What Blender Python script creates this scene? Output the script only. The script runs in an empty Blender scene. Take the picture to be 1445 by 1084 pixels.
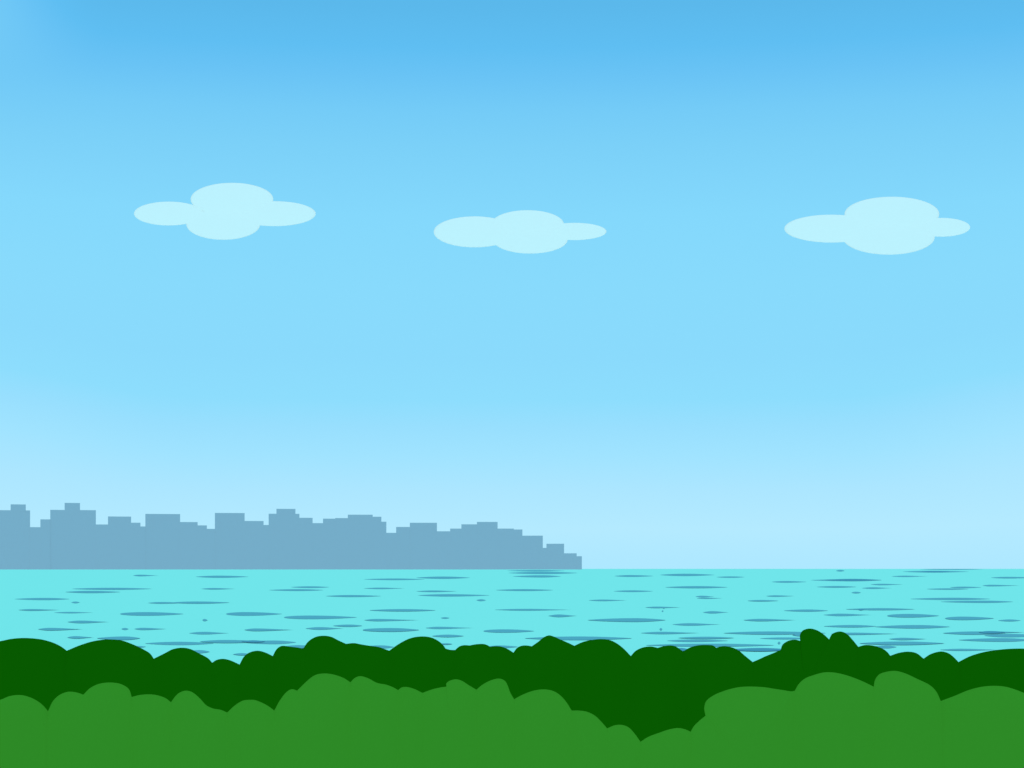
import bpy, math
from mathutils import Vector

# ------------------------------------------------------------------ scene, camera
sc = bpy.context.scene
col = sc.collection
CAMZ = 4.0
LENS = 60.0
F = 1445.0 / 36.0 * LENS          # focal length in photo pixels
CX, HY = 722.5, 802.75            # centre column and horizon row of the photo
EXPO = 1.0

cam_d = bpy.data.cameras.new("camera")
cam_d.lens = LENS
cam_d.sensor_width = 36.0
cam_d.sensor_fit = 'HORIZONTAL'
cam_d.shift_y = (HY - 542.0) / 1445.0
cam_d.clip_start = 0.1
cam_d.clip_end = 400000.0
cam = bpy.data.objects.new("camera", cam_d)
cam.location = (0, 0, CAMZ)
cam.rotation_euler = (math.radians(90), 0, 0)
col.objects.link(cam)
sc.camera = cam

sc.view_settings.view_transform = 'Standard'
sc.view_settings.look = 'None'
sc.view_settings.exposure = EXPO
sc.view_settings.gamma = 1.0


def at(x, y, Y):
    """point of the world that stands Y metres ahead and is seen at photo pixel x, y"""
    return Vector(((x - CX) / F * Y, Y, CAMZ + (HY - y) / F * Y))


def lin(c):
    return c / 12.92 if c <= 0.04045 else ((c + 0.055) / 1.055) ** 2.4


def srgb(r, g, b):
    return (lin(r / 255), lin(g / 255), lin(b / 255))


# ------------------------------------------------------------------ materials
def toon(name, rgb):
    """matte cel-shaded paint: the whole sunlit side answers the sun evenly"""
    m = bpy.data.materials.new(name)
    m.use_nodes = True
    nt = m.node_tree
    nt.nodes.clear()
    out = nt.nodes.new('ShaderNodeOutputMaterial')
    b = nt.nodes.new('ShaderNodeBsdfToon')
    b.component = 'DIFFUSE'
    b.inputs['Color'].default_value = (*rgb, 1)
    b.inputs['Size'].default_value = 1.0
    b.inputs['Smooth'].default_value = 0.0
    nt.links.new(b.outputs[0], out.inputs['Surface'])
    m.diffuse_color = (*rgb, 1)
    return m


M = {
    'water': toon('turquoise water', (0.09261, 0.37393, 0.34790)),
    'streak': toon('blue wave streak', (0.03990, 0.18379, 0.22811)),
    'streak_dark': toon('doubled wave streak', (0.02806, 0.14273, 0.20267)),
    'dark_leaf': toon('dark green foliage', (0.00143, 0.05191, 0.00016)),
    'light_leaf': toon('mid green foliage', (0.01575, 0.13169, 0.01006)),
    'grass': toon('grass', (0.02, 0.10, 0.012)),
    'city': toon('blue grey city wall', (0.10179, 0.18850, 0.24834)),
    'cloud': toon('pale cloud', (0.28218, 0.40120, 0.42061)),
}


# ------------------------------------------------------------------ helpers
def mesh_obj(name, verts, faces, mats, parent=None, smooth=False, mat_idx=None, origin=None):
    me = bpy.data.meshes.new(name)
    o = Vector(origin) if origin is not None else Vector((0, 0, 0))
    me.from_pydata([tuple(Vector(v) - o) for v in verts], [], faces)
    for m in (mats if isinstance(mats, (list, tuple)) else [mats]):
        me.materials.append(m)
    if mat_idx:
        me.polygons.foreach_set('material_index', mat_idx)
    if smooth:
        me.polygons.foreach_set('use_smooth', [True] * len(me.polygons))
    me.update()
    ob = bpy.data.objects.new(name, me)
    col.objects.link(ob)
    if parent is not None:
        ob.parent = parent
    else:
        ob.location = o
    return ob


def tag(o, label=None, category=None, group=None, kind=None):
    if label:
        o['label'] = label
    if category:
        o['category'] = category
    if group:
        o['group'] = group
    if kind:
        o['kind'] = kind
    return o


def catmull(pts, n=7):
    if len(pts) == 2:
        (ax, ay), (bx, by) = pts
        return [(ax + (bx - ax) * k / n, ay + (by - ay) * k / n) for k in range(n)] + [pts[1]]
    P = [(2 * pts[0][0] - pts[1][0], 2 * pts[0][1] - pts[1][1])] + list(pts) + \
        [(2 * pts[-1][0] - pts[-2][0], 2 * pts[-1][1] - pts[-2][1])]
    out = []
    for i in range(1, len(P) - 2):
        p0, p1, p2, p3 = P[i - 1:i + 3]
        # centripetal spacing keeps the curve from overshooting at uneven points
        def tj(t, a, b):
            return t + max(1e-6, math.hypot(b[0] - a[0], b[1] - a[1])) ** 0.5
        t0 = 0.0
        t1 = tj(t0, p0, p1); t2 = tj(t1, p1, p2); t3 = tj(t2, p2, p3)
        for k in range(n):
            t = t1 + (t2 - t1) * k / n
            def L(a, b, ta, tb):
                return tuple((a[j] * (tb - t) + b[j] * (t - ta)) / (tb - ta) for j in (0, 1))
            A1 = L(p0, p1, t0, t1); A2 = L(p1, p2, t1, t2); A3 = L(p2, p3, t2, t3)
            B1 = L(A1, A2, t0, t2); B2 = L(A2, A3, t1, t3)
            out.append(L(B1, B2, t1, t2))
    out.append(tuple(pts[-1]))
    return out


# ------------------------------------------------------------------ setting: land and water
prof = [(-400, 3.2), (-60, 2.5), (5, 2.3), (19, 1.0), (26, 0.75), (34, 0.35), (46, -0.3), (70, -2.5), (160, -9)]
xs = [-600, -300, -150, -80, -40, -20, -10, 0, 10, 20, 40, 80, 150, 300, 600]
v, f = [], []
for (y, z) in prof:
    for x in xs:
        v.append((x, y, z + (0.05 * math.sin(x * 0.9 + y) if abs(x) < 100 and 0 < y < 40 else 0)))
nx = len(xs)
for j in range(len(prof) - 1):
    for i in range(nx - 1):
        a = j * nx + i
        f.append((a, a + 1, a + nx + 1, a + nx))
tag(mesh_obj('ground', v, f, M['grass']), kind='structure')

ys = [30, 80, 160, 320, 700, 1500, 3000, 6000, 12000, 25000, 50000, 110000]
v, f = [], []
ang = [-1.6, -0.8, -0.4, -0.2, 0, 0.2, 0.4, 0.8, 1.6]
for y in ys:
    for a in ang:
        v.append((a * max(y, 600), y, 0))
na = len(ang)
for j in range(len(ys) - 1):
    for i in range(na - 1):
        a = j * na + i
        f.append((a, a + 1, a + na + 1, a + na))
tag(mesh_obj('water', v, f, M['water']), kind='structure')

# ------------------------------------------------------------------ wave streaks on the water
# crops: origin x, scale; rows measured from 795.  entries: x0, x1, y, thickness, peak, style
STREAKS = {
    (0, 5.78): """1085 1300 100 13 .25 D;588 1238 209 16 .5 L;534 980 235 17 .45 L;120 568 292 17 .55 L;582 650 320 13 .5 L
1210 1500 324 13 .35 L;150 500 382 13 .3 D;440 770 403 11 .4 D;980 1497 414 27 .4 B;550 900 480 20 .3 D;310 690 540 20 .25 D
990 1048 537 16 .5 L;1095 1370 537 17 .25 D;548 770 607 19 .3 D;790 1142 614 26 .65 L;1183 1743 655 25 .5 L;1060 1190 683 12 .5 L""",
    (240, 5.78): """210 640 110 17 .45 L;255 540 209 12 .35 D;985 1300 195 13 .5 L;808 1250 219 14 .55 L;1272 1718 268 15 .45 L
0 485 322 17 .45 L;457 912 414 28 .35 B;930 1523 442 27 .35 B;264 305 465 17 .35 L;605 1020 545 20 .22 D;155 490 571 20 .35 D
1105 1425 533 20 .35 D;1330 1568 511 17 .55 L;242 765 641 23 .4 L;582 1027 646 27 .6 L;150 322 723 24 .5 L;512 690 745 17 .4 D
920 1180 684 24 .5 L""",
    (480, 5.78): """195 690 131 13 .5 L;620 1060 118 18 .5 L;195 535 205 11 .4 D;620 970 229 12 .4 D;636 1220 262 18 .4 L
1112 1188 302 14 .5 L;1270 1738 219 14 .5 L;240 780 385 18 .5 L;820 890 447 12 .5 L;1260 1898 380 14 .4 D;195 660 465 17 .22 D
185 645 546 28 .5 B;697 1100 528 17 .25 D;1170 1583 554 25 .4 B;750 1008 595 20 .5 L;790 915 661 11 .6 L;170 440 684 24 .6 L
1200 1448 683 20 .4 L""",
    (720, 5.78): """-25 445 61 11 .5 L;-15 550 79 17 .5 L;20 415 107 17 .6 L;850 1170 104 14 .4 L;1220 1667 95 18 .45 L
1265 1772 196 17 .5 L;845 1165 228 13 .45 L;640 960 303 12 .35 D;1103 1400 361 12 .3 D;1248 1260 368 10 .5 L;1236 1250 391 13 .5 L
1218 1240 540 20 .5 L;312 550 430 20 .35 D;632 1268 465 28 .6 L;1322 1725 500 19 .35 D;1065 1560 570 18 .35 D;118 995 614 27 .5 L
1370 1827 611 17 .5 L;1280 1777 633 18 .4 L;1105 2157 670 23 .5 L""",
    (960, 5.78): """295 525 113 11 .5 L;1270 1340 61 13 .5 L;745 1030 152 13 .4 L;1065 1642 138 17 .6 L;1115 1436 193 13 .5 L
1397 1473 240 13 .5 L;125 285 272 13 .3 D;133 350 286 9 .35 D;700 940 268 11 .3 D;550 800 307 12 .4 L;185 400 401 18 .35 D
845 1205 387 17 .55 L;1350 1912 376 16 .5 L;515 960 465 18 .3 D;1168 1570 422 19 .35 D;1170 1598 515 19 .55 L
353 1190 571 24 .45 L;915 1050 588 18 .5 L;650 1060 614 15 .5 L;795 817 652 20 .5 L;1230 1790 577 17 .3 D""",
    (1200, 5.898): """580 1100 50 8 .5 L;435 985 70 14 .45 L;342 650 109 11 .35 D;1170 1520 120 13 .4 L;170 450 177 11 .3 D
95 350 207 13 .35 D;830 1090 201 12 .4 L;635 985 215 11 .5 L;1100 1420 186 12 .2 D;500 1165 297 18 .55 L;752 1355 321 17 .6 L
308 738 438 28 .4 B;790 1195 460 26 .35 B;1230 1418 477 16 .5 L;205 830 530 27 .55 L;770 1300 583 25 .5 L;1070 1480 577 15 .2 D
1115 1600 603 26 .4 L;903 1520 640 27 .6 L;323 650 632 18 .35 D;75 785 669 27 .5 L;180 385 698 22 .6 L;745 1250 722 16 .35 D""",
}
DARK = {
    (240, 5.78): "582 775 643 17 .5 L",
    (960, 5.78): "1190 1642 137 17 .45 L;400 900 709 25 .5 L;-60 70 709 24 .5 L",
    (1200, 5.898): "590 830 71 12 .5 L;1070 1290 579 18 .4 L;65 115 388 12 .5 L",
}
sv, sf, si = [], [], []


def streak(x0, x1, y, th, p, style, lift, idx):
    a, b = {'L': (0.75, 0.85), 'D': (0.9, 1.9), 'B': (0.42, 0.8)}[style]
    n = 26
    base = len(sv)
    for k in range(n + 1):
        t = k / n
        t = 0.5 - 0.5 * math.cos(math.pi * t)
        if t <= p:
            w = math.sin(math.pi / 2 * t / p) ** a
        else:
            w = max(0.0, math.cos(math.pi / 2 * (t - p) / (1 - p))) ** b
        h = th * 0.54 * w
        x = x0 + (x1 - x0) * t
        for yy in (y - h, y + h):
            dy = max(yy - HY, 0.22)
            Y = CAMZ * F / dy
            sv.append(((x - CX) / F * Y, Y, lift + Y * 2e-5))
    for k in range(n):
        q = base + 2 * k
        sf.append((q, q + 1, q + 3, q + 2))
        si.append(idx)


i = 0
for table, idx in ((STREAKS, 0), (DARK, 1)):
    for (ox, s), txt in table.items():
        for ent in txt.replace('\n', ';').split(';'):
            e = ent.split()
            if not e:
                continue
            x0, x1, y, th, p = [float(q) for q in e[:5]]
            i += 1
            streak(ox + x0 / s, ox + x1 / s, 795 + y / s, th / s, p, e[5],
                   0.01 + 0.004 * (i % 4) + 0.02 * idx, idx)
tag(mesh_obj('wave_streaks', sv, sf, [M['streak'], M['streak_dark']], mat_idx=si),
    'thin dark blue wave streaks scattered over the turquoise water', 'waves', kind='stuff')

# ------------------------------------------------------------------ skyline
CITY_Y = 10000.0
BASE = 0.0


n_box = 0


def box_facing(name, x0, x1, ytop, ybot, depth, parent=None):
    """block on the far waterfront, turned to look across the bay; ybot None = down to the shore"""
    xm = (x0 + x1) / 2
    az = math.atan2((xm - CX) / F, 1.0)
    R = CITY_Y
    c = Vector((math.sin(az) * R, math.cos(az) * R, 0))
    out = Vector((math.sin(az), math.cos(az), 0))
    side = Vector((math.cos(az), -math.sin(az), 0))
    # half width such that the front edges meet those of the neighbours
    def half(x):
        t = Vector(((x - CX) / F, 1.0, 0))
        k = R / t.dot(out)
        return (t * k - c).dot(side)
    a, b = half(x0), half(x1)
    # every second block stands a hand's width back and runs a little behind its neighbours
    global n_box
    n_box += 1
    d0 = 0.4 if ybot is not None else 0.15 * (n_box % 2)
    if ybot is None and n_box % 2:
        a, b = a - 0.3, b + 0.3
    Yd = c.y
    zt = CAMZ + (HY - ytop) / F * Yd
    zb = -1.0 if ybot is None else CAMZ + (HY - ybot) / F * Yd - 6.0
    V = []
    for z in (zb, zt):
        for (s, d) in ((a, d0), (b, d0), (b * 1.0, depth), (a * 1.0, depth)):
            p = c + side * s + out * d
            V.append((p.x, p.y, z))
    Fc = [(0, 1, 5, 4), (1, 2, 6, 5), (2, 3, 7, 6), (3, 0, 4, 7), (4, 5, 6, 7), (3, 2, 1, 0)]
    return V, Fc, c


SKY = [
    ('skyscraper', 'tall flat roofed tower with small roof block cut off by the left picture edge',
     [('tower', -40, 42.4, 720, None, 70), ('roof_block', 15, 36.4, 711.9, 720, 40)]),
    ('building', 'low block in the gap between the leftmost two towers', [('wall', 42.4, 57, 744, None, 50)]),
    ('skyscraper', 'highest tower of the skyline with central roof block and low left wing',
     [('wing', 57, 71, 733, None, 45), ('tower', 71, 135.2, 719.8, None, 75), ('roof_block', 91.2, 112.9, 709.8, 719.8, 40)]),
    ('building', 'low flat block right of the highest tower', [('wall', 135.2, 152.4, 740.2, None, 50)]),
    ('building', 'medium block with two steps down on its right, between two low gaps',
     [('tower', 152.4, 185, 729, None, 60), ('wing', 185, 198.1, 737.7, None, 45), ('annex', 198.1, 205.2, 743, None, 40)]),
    ('apartment_block', 'wide flat topped block with three descending steps at its right',
     [('tower', 205.2, 254.1, 725.4, None, 60), ('wing', 254.1, 278.9, 736.8, None, 50),
      ('annex', 278.9, 291.9, 741.5, None, 45), ('annex', 291.9, 303.3, 746.4, None, 40)]),
    ('apartment_block', 'wide sheer sided block with long lower wing to its right',
     [('tower', 303.3, 345.1, 724, None, 60), ('wing', 345.1, 371.9, 735.3, None, 50), ('annex', 371.9, 379.1, 740.9, None, 40)]),
    ('skyscraper', 'tall tower with broad roof block near the middle of the skyline',
     [('tower', 379.1, 422.5, 725.1, None, 65), ('roof_block', 390.1, 416.9, 718.2, 725.1, 40),
      ('wing', 422.5, 441.1, 730.8, None, 50)]),
    ('building', 'low narrow block between the broad roof block tower and the long block', [('wall', 441.1, 455.8, 738.3, None, 45)]),
    ('apartment_block', 'long block rising in slight steps to a raised roof then dropping at right',
     [('wing', 455.8, 473, 732, None, 50), ('wing', 473, 490.8, 731.2, None, 54), ('tower', 490.8, 525.9, 726.4, None, 60),
      ('wing', 525.9, 538.1, 729.3, None, 50), ('annex', 538.1, 545.2, 736.3, None, 45)]),
    ('building', 'low block in the deep gap right of the long stepped block', [('wall', 545.2, 559, 752, None, 45)]),
    ('building', 'medium flat roofed block with narrow shoulder on its left',
     [('wing', 559, 578.4, 743.7, None, 50), ('tower', 578.4, 616.5, 737.8, None, 55)]),
    ('building', 'low flat block left of the last wide stepped block', [('wall', 616.5, 635.3, 749.8, None, 50)]),
    ('apartment_block', 'wide pyramid stepped block, the last high one before the shoreline falls',
     [('wing', 635.3, 651.1, 746, None, 50), ('wing', 651.1, 673.1, 740, None, 55), ('tower', 673.1, 702.1, 736.6, None, 60),
      ('wing', 702.1, 725.1, 746, None, 55), ('annex', 725.1, 737.1, 747.3, None, 50)]),
    ('building', 'plain low block with a tiny step, just below the last high one',
     [('wall', 737.1, 766, 756, None, 50), ('annex', 766, 771.1, 773.3, None, 40)]),
    ('building', 'small squat block near the right end of the skyline', [('wall', 771.1, 796, 767.4, None, 45)]),
    ('building', 'smallest block with one step, at the very right end of the skyline',
     [('wall', 796, 813.7, 780.9, None, 40), ('annex', 813.7, 821.1, 785, None, 35)]),
]
for kind, label, parts in SKY:
    G = 'blue grey buildings of the far skyline'
    if len(parts) == 1:
        n, x0, x1, yt, yb, d = parts[0]
        V, Fc, c = box_facing(n, x0, x1, yt, yb, d)
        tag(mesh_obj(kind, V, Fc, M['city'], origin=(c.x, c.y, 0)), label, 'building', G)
        continue
    xm = (min(p[1] for p in parts) + max(p[2] for p in parts)) / 2
    az = math.atan2((xm - CX) / F, 1.0)
    o = (math.sin(az) * CITY_Y, math.cos(az) * CITY_Y, 0)
    e = bpy.data.objects.new(kind, None)
    e.location = o
    col.objects.link(e)
    tag(e, label, 'building', G)
    for n, x0, x1, yt, yb, d in parts:
        V, Fc, c = box_facing(n, x0, x1, yt, yb, d)
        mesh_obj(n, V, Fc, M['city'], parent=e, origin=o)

# low land the city stands on
v, f = [], []
N = 24
for k in range(N + 1):
    x = -60 + (821.1 + 60) * k / N
    az = math.atan2((x - CX) / F, 1.0)
    for R, z in ((CITY_Y + 3, -1), (CITY_Y + 4, 0.6), (CITY_Y + 700, 0.6), (CITY_Y + 720, -1)):
        v.append((math.sin(az) * R, math.cos(az) * R, z))
for k in range(N):
    for j in range(3):
        a = k * 4 + j
        f.append((a, a + 4, a + 5, a + 1))
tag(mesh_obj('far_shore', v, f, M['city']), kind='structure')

# ------------------------------------------------------------------ bushes
CR = {'A': (0, 4.014), 'B': (360, 4.014), 'C': (720, 4.014), 'D': (1080, 3.959)}


def parse(txt):
    """segments separated by |, points x,y ; a letter switches the measuring frame"""
    segs, fr = [], 'A'
    for s in txt.split('|'):
        pts = []
        for w in s.split():
            if w in CR:
                fr = w
                continue
            a, b = w.split(',')
            ox, sc_ = CR[fr]
            pts.append((ox + float(a) / sc_, 880 + float(b) / sc_))
        segs.append(pts)
        # keep the frame for the next segment
    return segs


def bush(name, label, group, txt, Y0, ybase, mat, back):
    segs = parse(txt)
    line = []
    for s in segs:
        c = catmull(s)
        line += c if not line else c[1:]
    xa, xb = line[0][0], line[-1][0]
    ya, yb = line[0][1], line[-1][1]
    # sides run down behind the neighbours
    right = [(xb + 2.0, yb + 7), (xb + 4.0, yb + 25), (xb + 4.0, (yb + ybase) / 2 + 12), (xb + 2.0, ybase)]
    left = [(xa - 2.0, ybase), (xa - 4.0, (ya + ybase) / 2 + 12), (xa - 4.0, ya + 25), (xa - 2.0, ya + 7)]
    nb = 6
    bottom = [(xb + 2 + (xa - xb - 4) * k / nb, ybase) for k in range(1, nb)]
    loop = line + right + bottom + left
    cx = (xa + xb) / 2
    top = min(p[1] for p in line)
    cy = min(ybase - 20, top + max(60, (max(ya, yb) - top) + 40))
    half_w = (xb - xa) / 2 / F * Y0
    D = 0.17 * min(half_w, 0.6)
    rings = []
    for s, d in ((0.0, -D), (0.35, -D * 0.88), (0.6, -D * 0.64), (0.8, -D * 0.36), (0.93, -D * 0.135), (1.0, 0.0),
                 (0.97, back * 0.2), (0.86, back * 0.5), (0.6, back * 0.85), (0.3, back), (0.0, back * 1.03)):
        rings.append((s, d))
    V, Fc = [], []
    n = len(loop)
    for s, d in rings:
        if s == 0:
            V.append(at(cx, cy, Y0 + d))
        else:
            for (x, y) in loop:
                V.append(at(cx + (x - cx) * s, cy + (y - cy) * s, Y0 + d))
    first = 1
    for k in range(n):
        Fc.append((0, first + (k + 1) % n, first + k))
    m = len(rings) - 3
    for r in range(m):
        a0 = 1 + r * n
        b0 = a0 + n
        for k in range(n):
            k2 = (k + 1) % n
            Fc.append((a0 + k, a0 + k2, b0 + k2, b0 + k))
    last = len(V) - 1
    a0 = 1 + m * n
    for k in range(n):
        Fc.append((a0 + k, a0 + (k + 1) % n, last))
    o = at(cx, ybase, Y0)
    ob = mesh_obj(name, V, Fc, mat, smooth=True, origin=o)
    return tag(ob, label, 'bush', group)


DG = 'dark green bushes of the back row'
back_row = [
    ('broad low domed dark bush cut off by the left picture edge',
     '-820,190 -700,120 -560,90 -430,110 -330,150 | -330,150 -230,128 -120,118 0,100 70,86 150,82 240,91 310,112 350,133 378,154'),
    ('smooth single domed dark bush, second from the left in the back row',
     '378,154 450,124 520,102 580,92 630,90 690,96 750,117 810,145 850,170 871,199'),
    ('dark bush with one low pointed dome, third from the left in the back row',
     '871,199 930,170 980,145 1035,137 1080,145 1130,170 1180,198 1202,222'),
    ('smallest and lowest dark bush of the back row',
     '1202,222 1225,207 1260,200 1300,207 1357,232'),
    ('narrow dark bush just right of the smallest one in the back row',
     '1357,232 1380,190 1405,168 1445,155 B 25,155 60,165 100,184'),
    ('dark bush with a tall dome, square left shoulder and long right slope',
     'B 100,184 122,145 150,127 190,130 240,136 272,142 | 272,142 300,103 340,77 385,69 430,75 475,97 515,115 | 515,115 560,111 600,118 650,126 700,133 730,143 759,154'),
    ('big round domed dark bush with a tiny flat ledge on its right',
     'B 759,154 820,112 880,83 945,73 1000,80 1040,100 1065,122 1079,142 | 1079,142 1105,149 1133,150'),
    ('flat topped dark bush of three low lobes',
     'B 1133,150 1155,131 1180,123 1215,124 | 1215,124 1255,117 1295,116 1315,122 1330,131 | 1330,131 1370,128 1410,135 1445,153 C 18,165'),
    ('dark bush with a pointed peak and a small lobe on its left',
     'C 18,165 40,137 70,125 100,125 122,129 | 122,129 160,102 190,78 220,67 250,75 290,93 330,110 363,126'),
    ('dark bush sloping steeply down its right side, just right of the pointed one',
     'C 363,126 410,105 460,93 520,88 565,94 600,110 640,140 683,184'),
    ('low dark bush of two lobes, its right one slightly higher, above the deep dip',
     'C 683,184 710,155 750,136 795,130 820,134 835,138 | 835,138 870,128 905,124 935,129 979,158'),
    ('low two lobed dark bush with a long slope on its right',
     'C 979,158 1020,135 1060,124 1110,121 1150,125 1166,137 | 1166,137 1205,128 1240,131 1290,150 1330,183 1373,218'),
    ('tallest dark bush, climbing in rounded lobes to two knobs',
     'C 1373,218 1410,202 1440,188 D 45,165 86,147 | 86,147 95,120 125,98 165,90 195,97 | 195,97 193,65 208,40 245,28 285,36 325,60 357,89 | 357,89 370,62 395,48 425,45 455,58 485,88 519,130'),
    ('dark bush like a low step at the right foot of the tallest one',
     'D 519,130 560,120 610,125 655,140 680,158 698,180'),
    ('small dark bush with a gentle left slope, second right of the tallest',
     'D 698,180 745,164 800,157 845,166 884,196'),
    ('small dark bush left of the last broad one at the right',
     'D 884,196 925,170 985,156 1025,167 1055,190 1079,215'),
    ('long gently rising dark bush cut off by the right picture edge',
     'D 1079,215 1140,184 1210,162 1290,148 1370,141 1445,140 1560,148 1700,190 | 1700,190 1800,130 1950,100 2100,120 2200,190'),
]
LG = 'lighter green bushes of the front row'
front_row = [
    ('lighter green bush cut off by the left picture edge',
     '-900,470 -780,400 -620,380 -480,410 -390,480 | -390,480 -280,440 -150,450 0,432 55,411 115,405 170,418 215,441 245,465 272,497'),
    ('lighter green bush with a low left lobe and a tall overhanging dome',
     '272,497 300,439 335,406 370,390 400,386 440,392 472,403 | 472,403 510,366 560,342 628,334 690,345 730,372 746,416'),
    ('flat low domed lighter green bush, third from the left in the front row',
     '746,416 790,405 840,401 890,406 940,424 968,446'),
    ('lighter green bush with a narrow peak and a wavy right tail',
     '968,446 1005,400 1045,381 1085,387 1130,422 1170,464 1210,482 1250,489 1287,504'),
    ('lighter green single domed bush left of the deep notch, fifth in the front row',
     '1287,504 1330,464 1375,437 1420,432 1445,434 B 40,449 75,468 109,493'),
    ('lighter green bush with a steep left side, small knob and big dome',
     'B 109,493 140,436 180,386 208,372 238,380 | 238,380 300,320 340,292 385,283 440,288 500,308 540,333'),
    ('lighter green bush with a small peak and a long wavy slope to its right',
     'B 540,333 565,308 595,298 640,310 690,336 745,347 785,363 810,377'),
    ('smallest lighter green bush, a low bump in the front row',
     'B 810,377 830,362 855,359 900,370 948,393'),
    ('lighter green bush with a flat left ledge and one overhanging knob',
     'B 948,393 1000,374 1045,363 1085,357 | 1085,357 1083,340 1100,325 1138,316 1170,324 1205,346 1253,375'),
    ('lighter green bush leaning right with a pointed shoulder',
     'B 1253,375 1290,345 1340,320 1385,312 1415,325 1430,350 1445,390 C 22,429'),
    ('large rounded lighter green bush at the top of the slope into the dip',
     'C 22,429 70,403 130,381 190,373 240,381 280,404 315,441 348,493'),
    ('lighter green bush halfway down the left side of the dip',
     'C 348,493 390,493 435,500 480,522 515,555 549,594'),
    ('lighter green bush at the left of the lowest notch of the front row',
     'C 549,594 590,577 630,574 670,588 705,624 738,670'),
    ('low lighter green bush at the right of the lowest notch of the front row',
     'C 738,670 780,643 840,620 900,600 950,592 990,599 1022,613'),
    ('long lighter green bush with a rounded overhang facing the dip',
     'C 1022,613 1040,582 1070,552 1106,522 | 1106,522 1099,480 1110,440 1150,408 1210,382 1280,363 1340,357 1440,361 D 40,363 100,372 148,379 165,375'),
    ('wide domed lighter green bush sloping down long to its right',
     'D 165,375 185,340 220,308 270,288 330,273 385,274 450,288 530,317 606,353'),
    ('tallest lighter green bush with an upright left side',
     'D 606,353 612,318 635,285 680,269 730,265 780,278 850,310 920,345 955,380 980,433'),
    ('broad lighter green bush cut off by the right picture edge',
     'D 980,433 1060,403 1130,374 1200,355 1275,348 1340,353 1400,370 1445,388 1540,428 1620,490 | 1620,490 1720,410 1900,380 2080,400 2250,470'),
]
for label, txt in back_row:
    bush('bush', label, DG, txt, 32.0, 1082.0, M['dark_leaf'], 1.8)
for label, txt in front_row:
    bush('bush', label, LG, txt, 20.0, 1160.0, M['light_leaf'], 1.3)

# ------------------------------------------------------------------ clouds
CLY = 16000.0


def cloud(label, ox, oy, s, lobes):
    V, Fc = [], []
    n = 72
    m0 = None
    for q, (cx, cy, rx, ry) in enumerate(lobes):
        gx, gy = ox + cx / s, oy + cy / s
        gx_r, gy_r = rx / s, ry / s
        if m0 is None:
            m0 = (gx, gy)
        D = 0.06 * gy_r / F * CLY
        B = gx_r / F * CLY * 0.8
        rings = [(0.0, -D), (0.25, -D * 0.94), (0.5, -D * 0.75), (0.7, -D * 0.51), (0.85, -D * 0.28), (0.95, -D * 0.1), (1.0, 0.0),
                 (0.95, B * 0.3), (0.8, B * 0.6), (0.5, B * 0.87), (0.0, B)]
        base = len(V)
        idx = []
        for r, d in rings:
            Yd = CLY + d
            if r == 0:
                idx.append([len(V)])
                V.append(at(gx, gy, Yd))
            else:
                row = []
                for k in range(n):
                    a = 2 * math.pi * k / n
                    row.append(len(V))
                    V.append(at(gx + math.cos(a) * gx_r * r, gy + math.sin(a) * gy_r * r, Yd))
                idx.append(row)
        for a, b in zip(idx[:-1], idx[1:]):
            for k in range(n):
                k2 = (k + 1) % n
                if len(a) == 1:
                    Fc.append((a[0], b[k], b[k2]))
                elif len(b) == 1:
                    Fc.append((a[k], b[0], a[k2]))
                else:
                    Fc.append((a[k], b[k], b[k2], a[k2]))
    ob = mesh_obj('cloud', V, Fc, M['cloud'], smooth=True, origin=at(m0[0], m0[1], CLY))
    return tag(ob, label, 'cloud', 'small pale clouds in the blue sky')


cloud('pale cloud of four lobes above the left part of the skyline', 180, 240, 5.16,
      [(760, 213, 301, 120), (697, 395, 269, 113), (300, 317, 253, 87), (1070, 318, 300, 91)])
cloud('lowest and flattest pale cloud, in the middle of the sky, with a fat left lobe', 600, 280, 5.16,
      [(745, 190, 265, 104), (765, 300, 272, 102), (360, 244, 298, 113), (1085, 241, 235, 63)])
cloud('pale cloud at the right over the open sea with a short right lobe', 1090, 260, 4.817,
      [(812, 203, 322, 118), (790, 360, 313, 119), (400, 302, 319, 95), (1150, 293, 194, 64)])

# ------------------------------------------------------------------ sun
SUN_EL = 26.0
sd = bpy.data.lights.new('sun', 'SUN')
sd.energy = 5.0
sd.angle = math.radians(0.5)
sd.color = (1.0, 0.985, 0.955)
so = bpy.data.objects.new('sun', sd)
so.rotation_euler = (math.radians(90 - SUN_EL), 0, 0)      # light travels towards +Y and down
so.location = (0, -50, 40)
col.objects.link(so)

# ------------------------------------------------------------------ sky
w = bpy.data.worlds.new("World")
sc.world = w
w.use_nodes = True
nt = w.node_tree
nt.nodes.clear()
N_ = nt.nodes.new
out = N_('ShaderNodeOutputWorld')
bg = N_('ShaderNodeBackground')
tc = N_('ShaderNodeTexCoord')
sep = N_('ShaderNodeSeparateXYZ')
nt.links.new(tc.outputs['Generated'], sep.inputs[0])


def math_node(op, a, b=None, clamp=False):
    n = N_('ShaderNodeMath')
    n.operation = op
    n.use_clamp = clamp
    for k, val in enumerate((a, b)):
        if val is None:
            continue
        if isinstance(val, (int, float)):
            n.inputs[k].default_value = val
        else:
            nt.links.new(val, n.inputs[k])
    return n.outputs[0]


# height above the horizon as the sine of the elevation; 0.36 is a little above the picture's top
zmax = 0.36
# the pale air reaches higher towards both sides of the bay, and the upper left is paler too
aa = math_node('DIVIDE', sep.outputs['X'], math_node('MAXIMUM', sep.outputs['Y'], 0.01))


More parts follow.
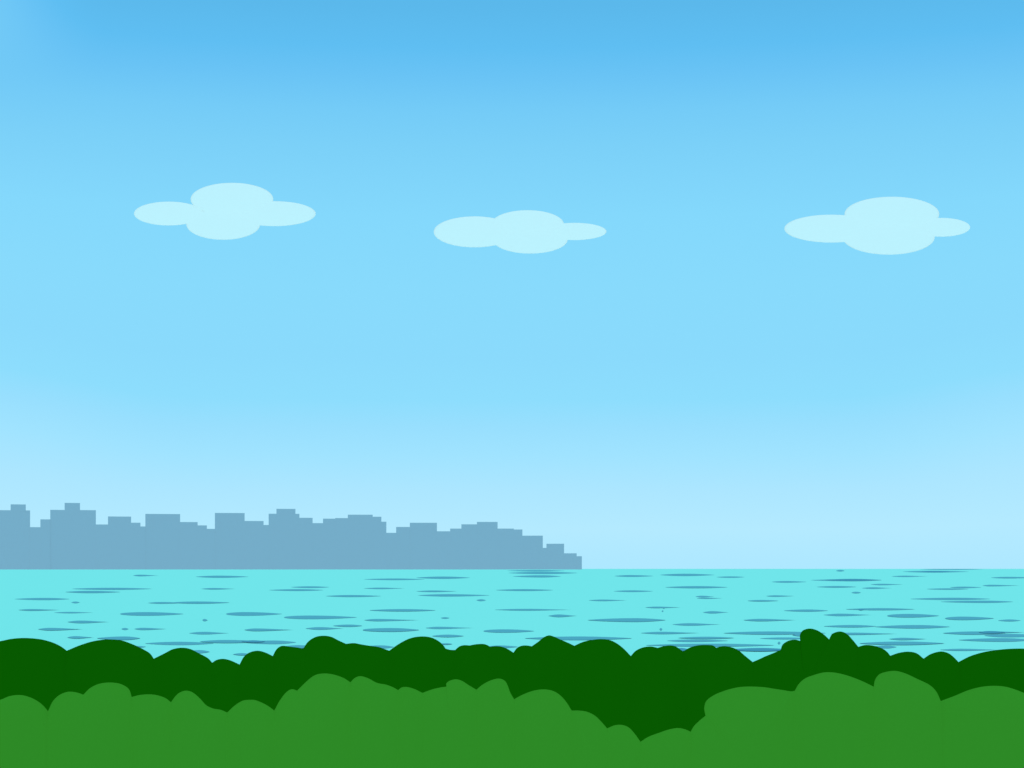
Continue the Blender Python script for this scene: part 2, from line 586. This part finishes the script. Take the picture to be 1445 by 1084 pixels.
def smooth(src, a, b):
    n = N_('ShaderNodeMapRange')
    n.interpolation_type = 'SMOOTHSTEP'
    n.inputs['From Min'].default_value = a
    n.inputs['From Max'].default_value = b
    n.inputs['To Min'].default_value = 0.0
    n.inputs['To Max'].default_value = 1.0
    nt.links.new(src, n.inputs['Value'])
    return n.outputs[0]


side = smooth(math_node('ABSOLUTE', aa), 0.19, 0.31)
low = math_node('SUBTRACT', 1.0, smooth(sep.outputs['Z'], 0.12, 0.24))
top = math_node('MULTIPLY', smooth(math_node('MULTIPLY', aa, -1.0), 0.235, 0.32), smooth(sep.outputs['Z'], 0.255, 0.315))
drop = math_node('ADD', math_node('MULTIPLY', math_node('MULTIPLY', side, low), 0.014), math_node('MULTIPLY', top, 0.047))
zz = math_node('SUBTRACT', sep.outputs['Z'], math_node('MULTIPLY', drop, smooth(sep.outputs['Z'], 0.0, 0.09)))
t = math_node('DIVIDE', zz, zmax, True)
ramp = N_('ShaderNodeValToRGB')
nt.links.new(t, ramp.inputs[0])
STOPS = [  # photo row, colour
    (803, (174, 232, 255)), (790, (175, 232, 255)), (747, (180, 234, 255)), (692, (172, 230, 255)), (642, (160, 227, 255)),
    (602, (152, 223, 254)), (562, (141, 221, 253)), (502, (138, 218, 252)), (402, (136, 218, 252)), (302, (132, 216, 252)),
    (252, (128, 212, 250)), (202, (123, 208, 248)), (152, (116, 203, 247)), (102, (105, 195, 245)), (62, (95, 190, 242)),
    (4, (91, 184, 235)),
]
cr = ramp.color_ramp
cr.interpolation = 'LINEAR'
els = cr.elements
while len(els) > 1:
    els.remove(els[-1])
for k, (row, c) in enumerate(STOPS):
    v_ = (HY - row) / F
    p = max(0.0, (v_ / math.sqrt(1 + v_ * v_ + 0.015)) / zmax)
    e = els[0] if k == 0 else els.new(p)
    e.position = p
    e.color = (*[q / (2 ** EXPO) for q in srgb(*c)], 1)
e = els.new(1.0)
e.color = (*[q / (2 ** EXPO) for q in srgb(86, 179, 230)], 1)
nt.links.new(ramp.outputs[0], bg.inputs['Color'])
bg.inputs['Strength'].default_value = 1.0
nt.links.new(bg.outputs[0], out.inputs['Surface'])
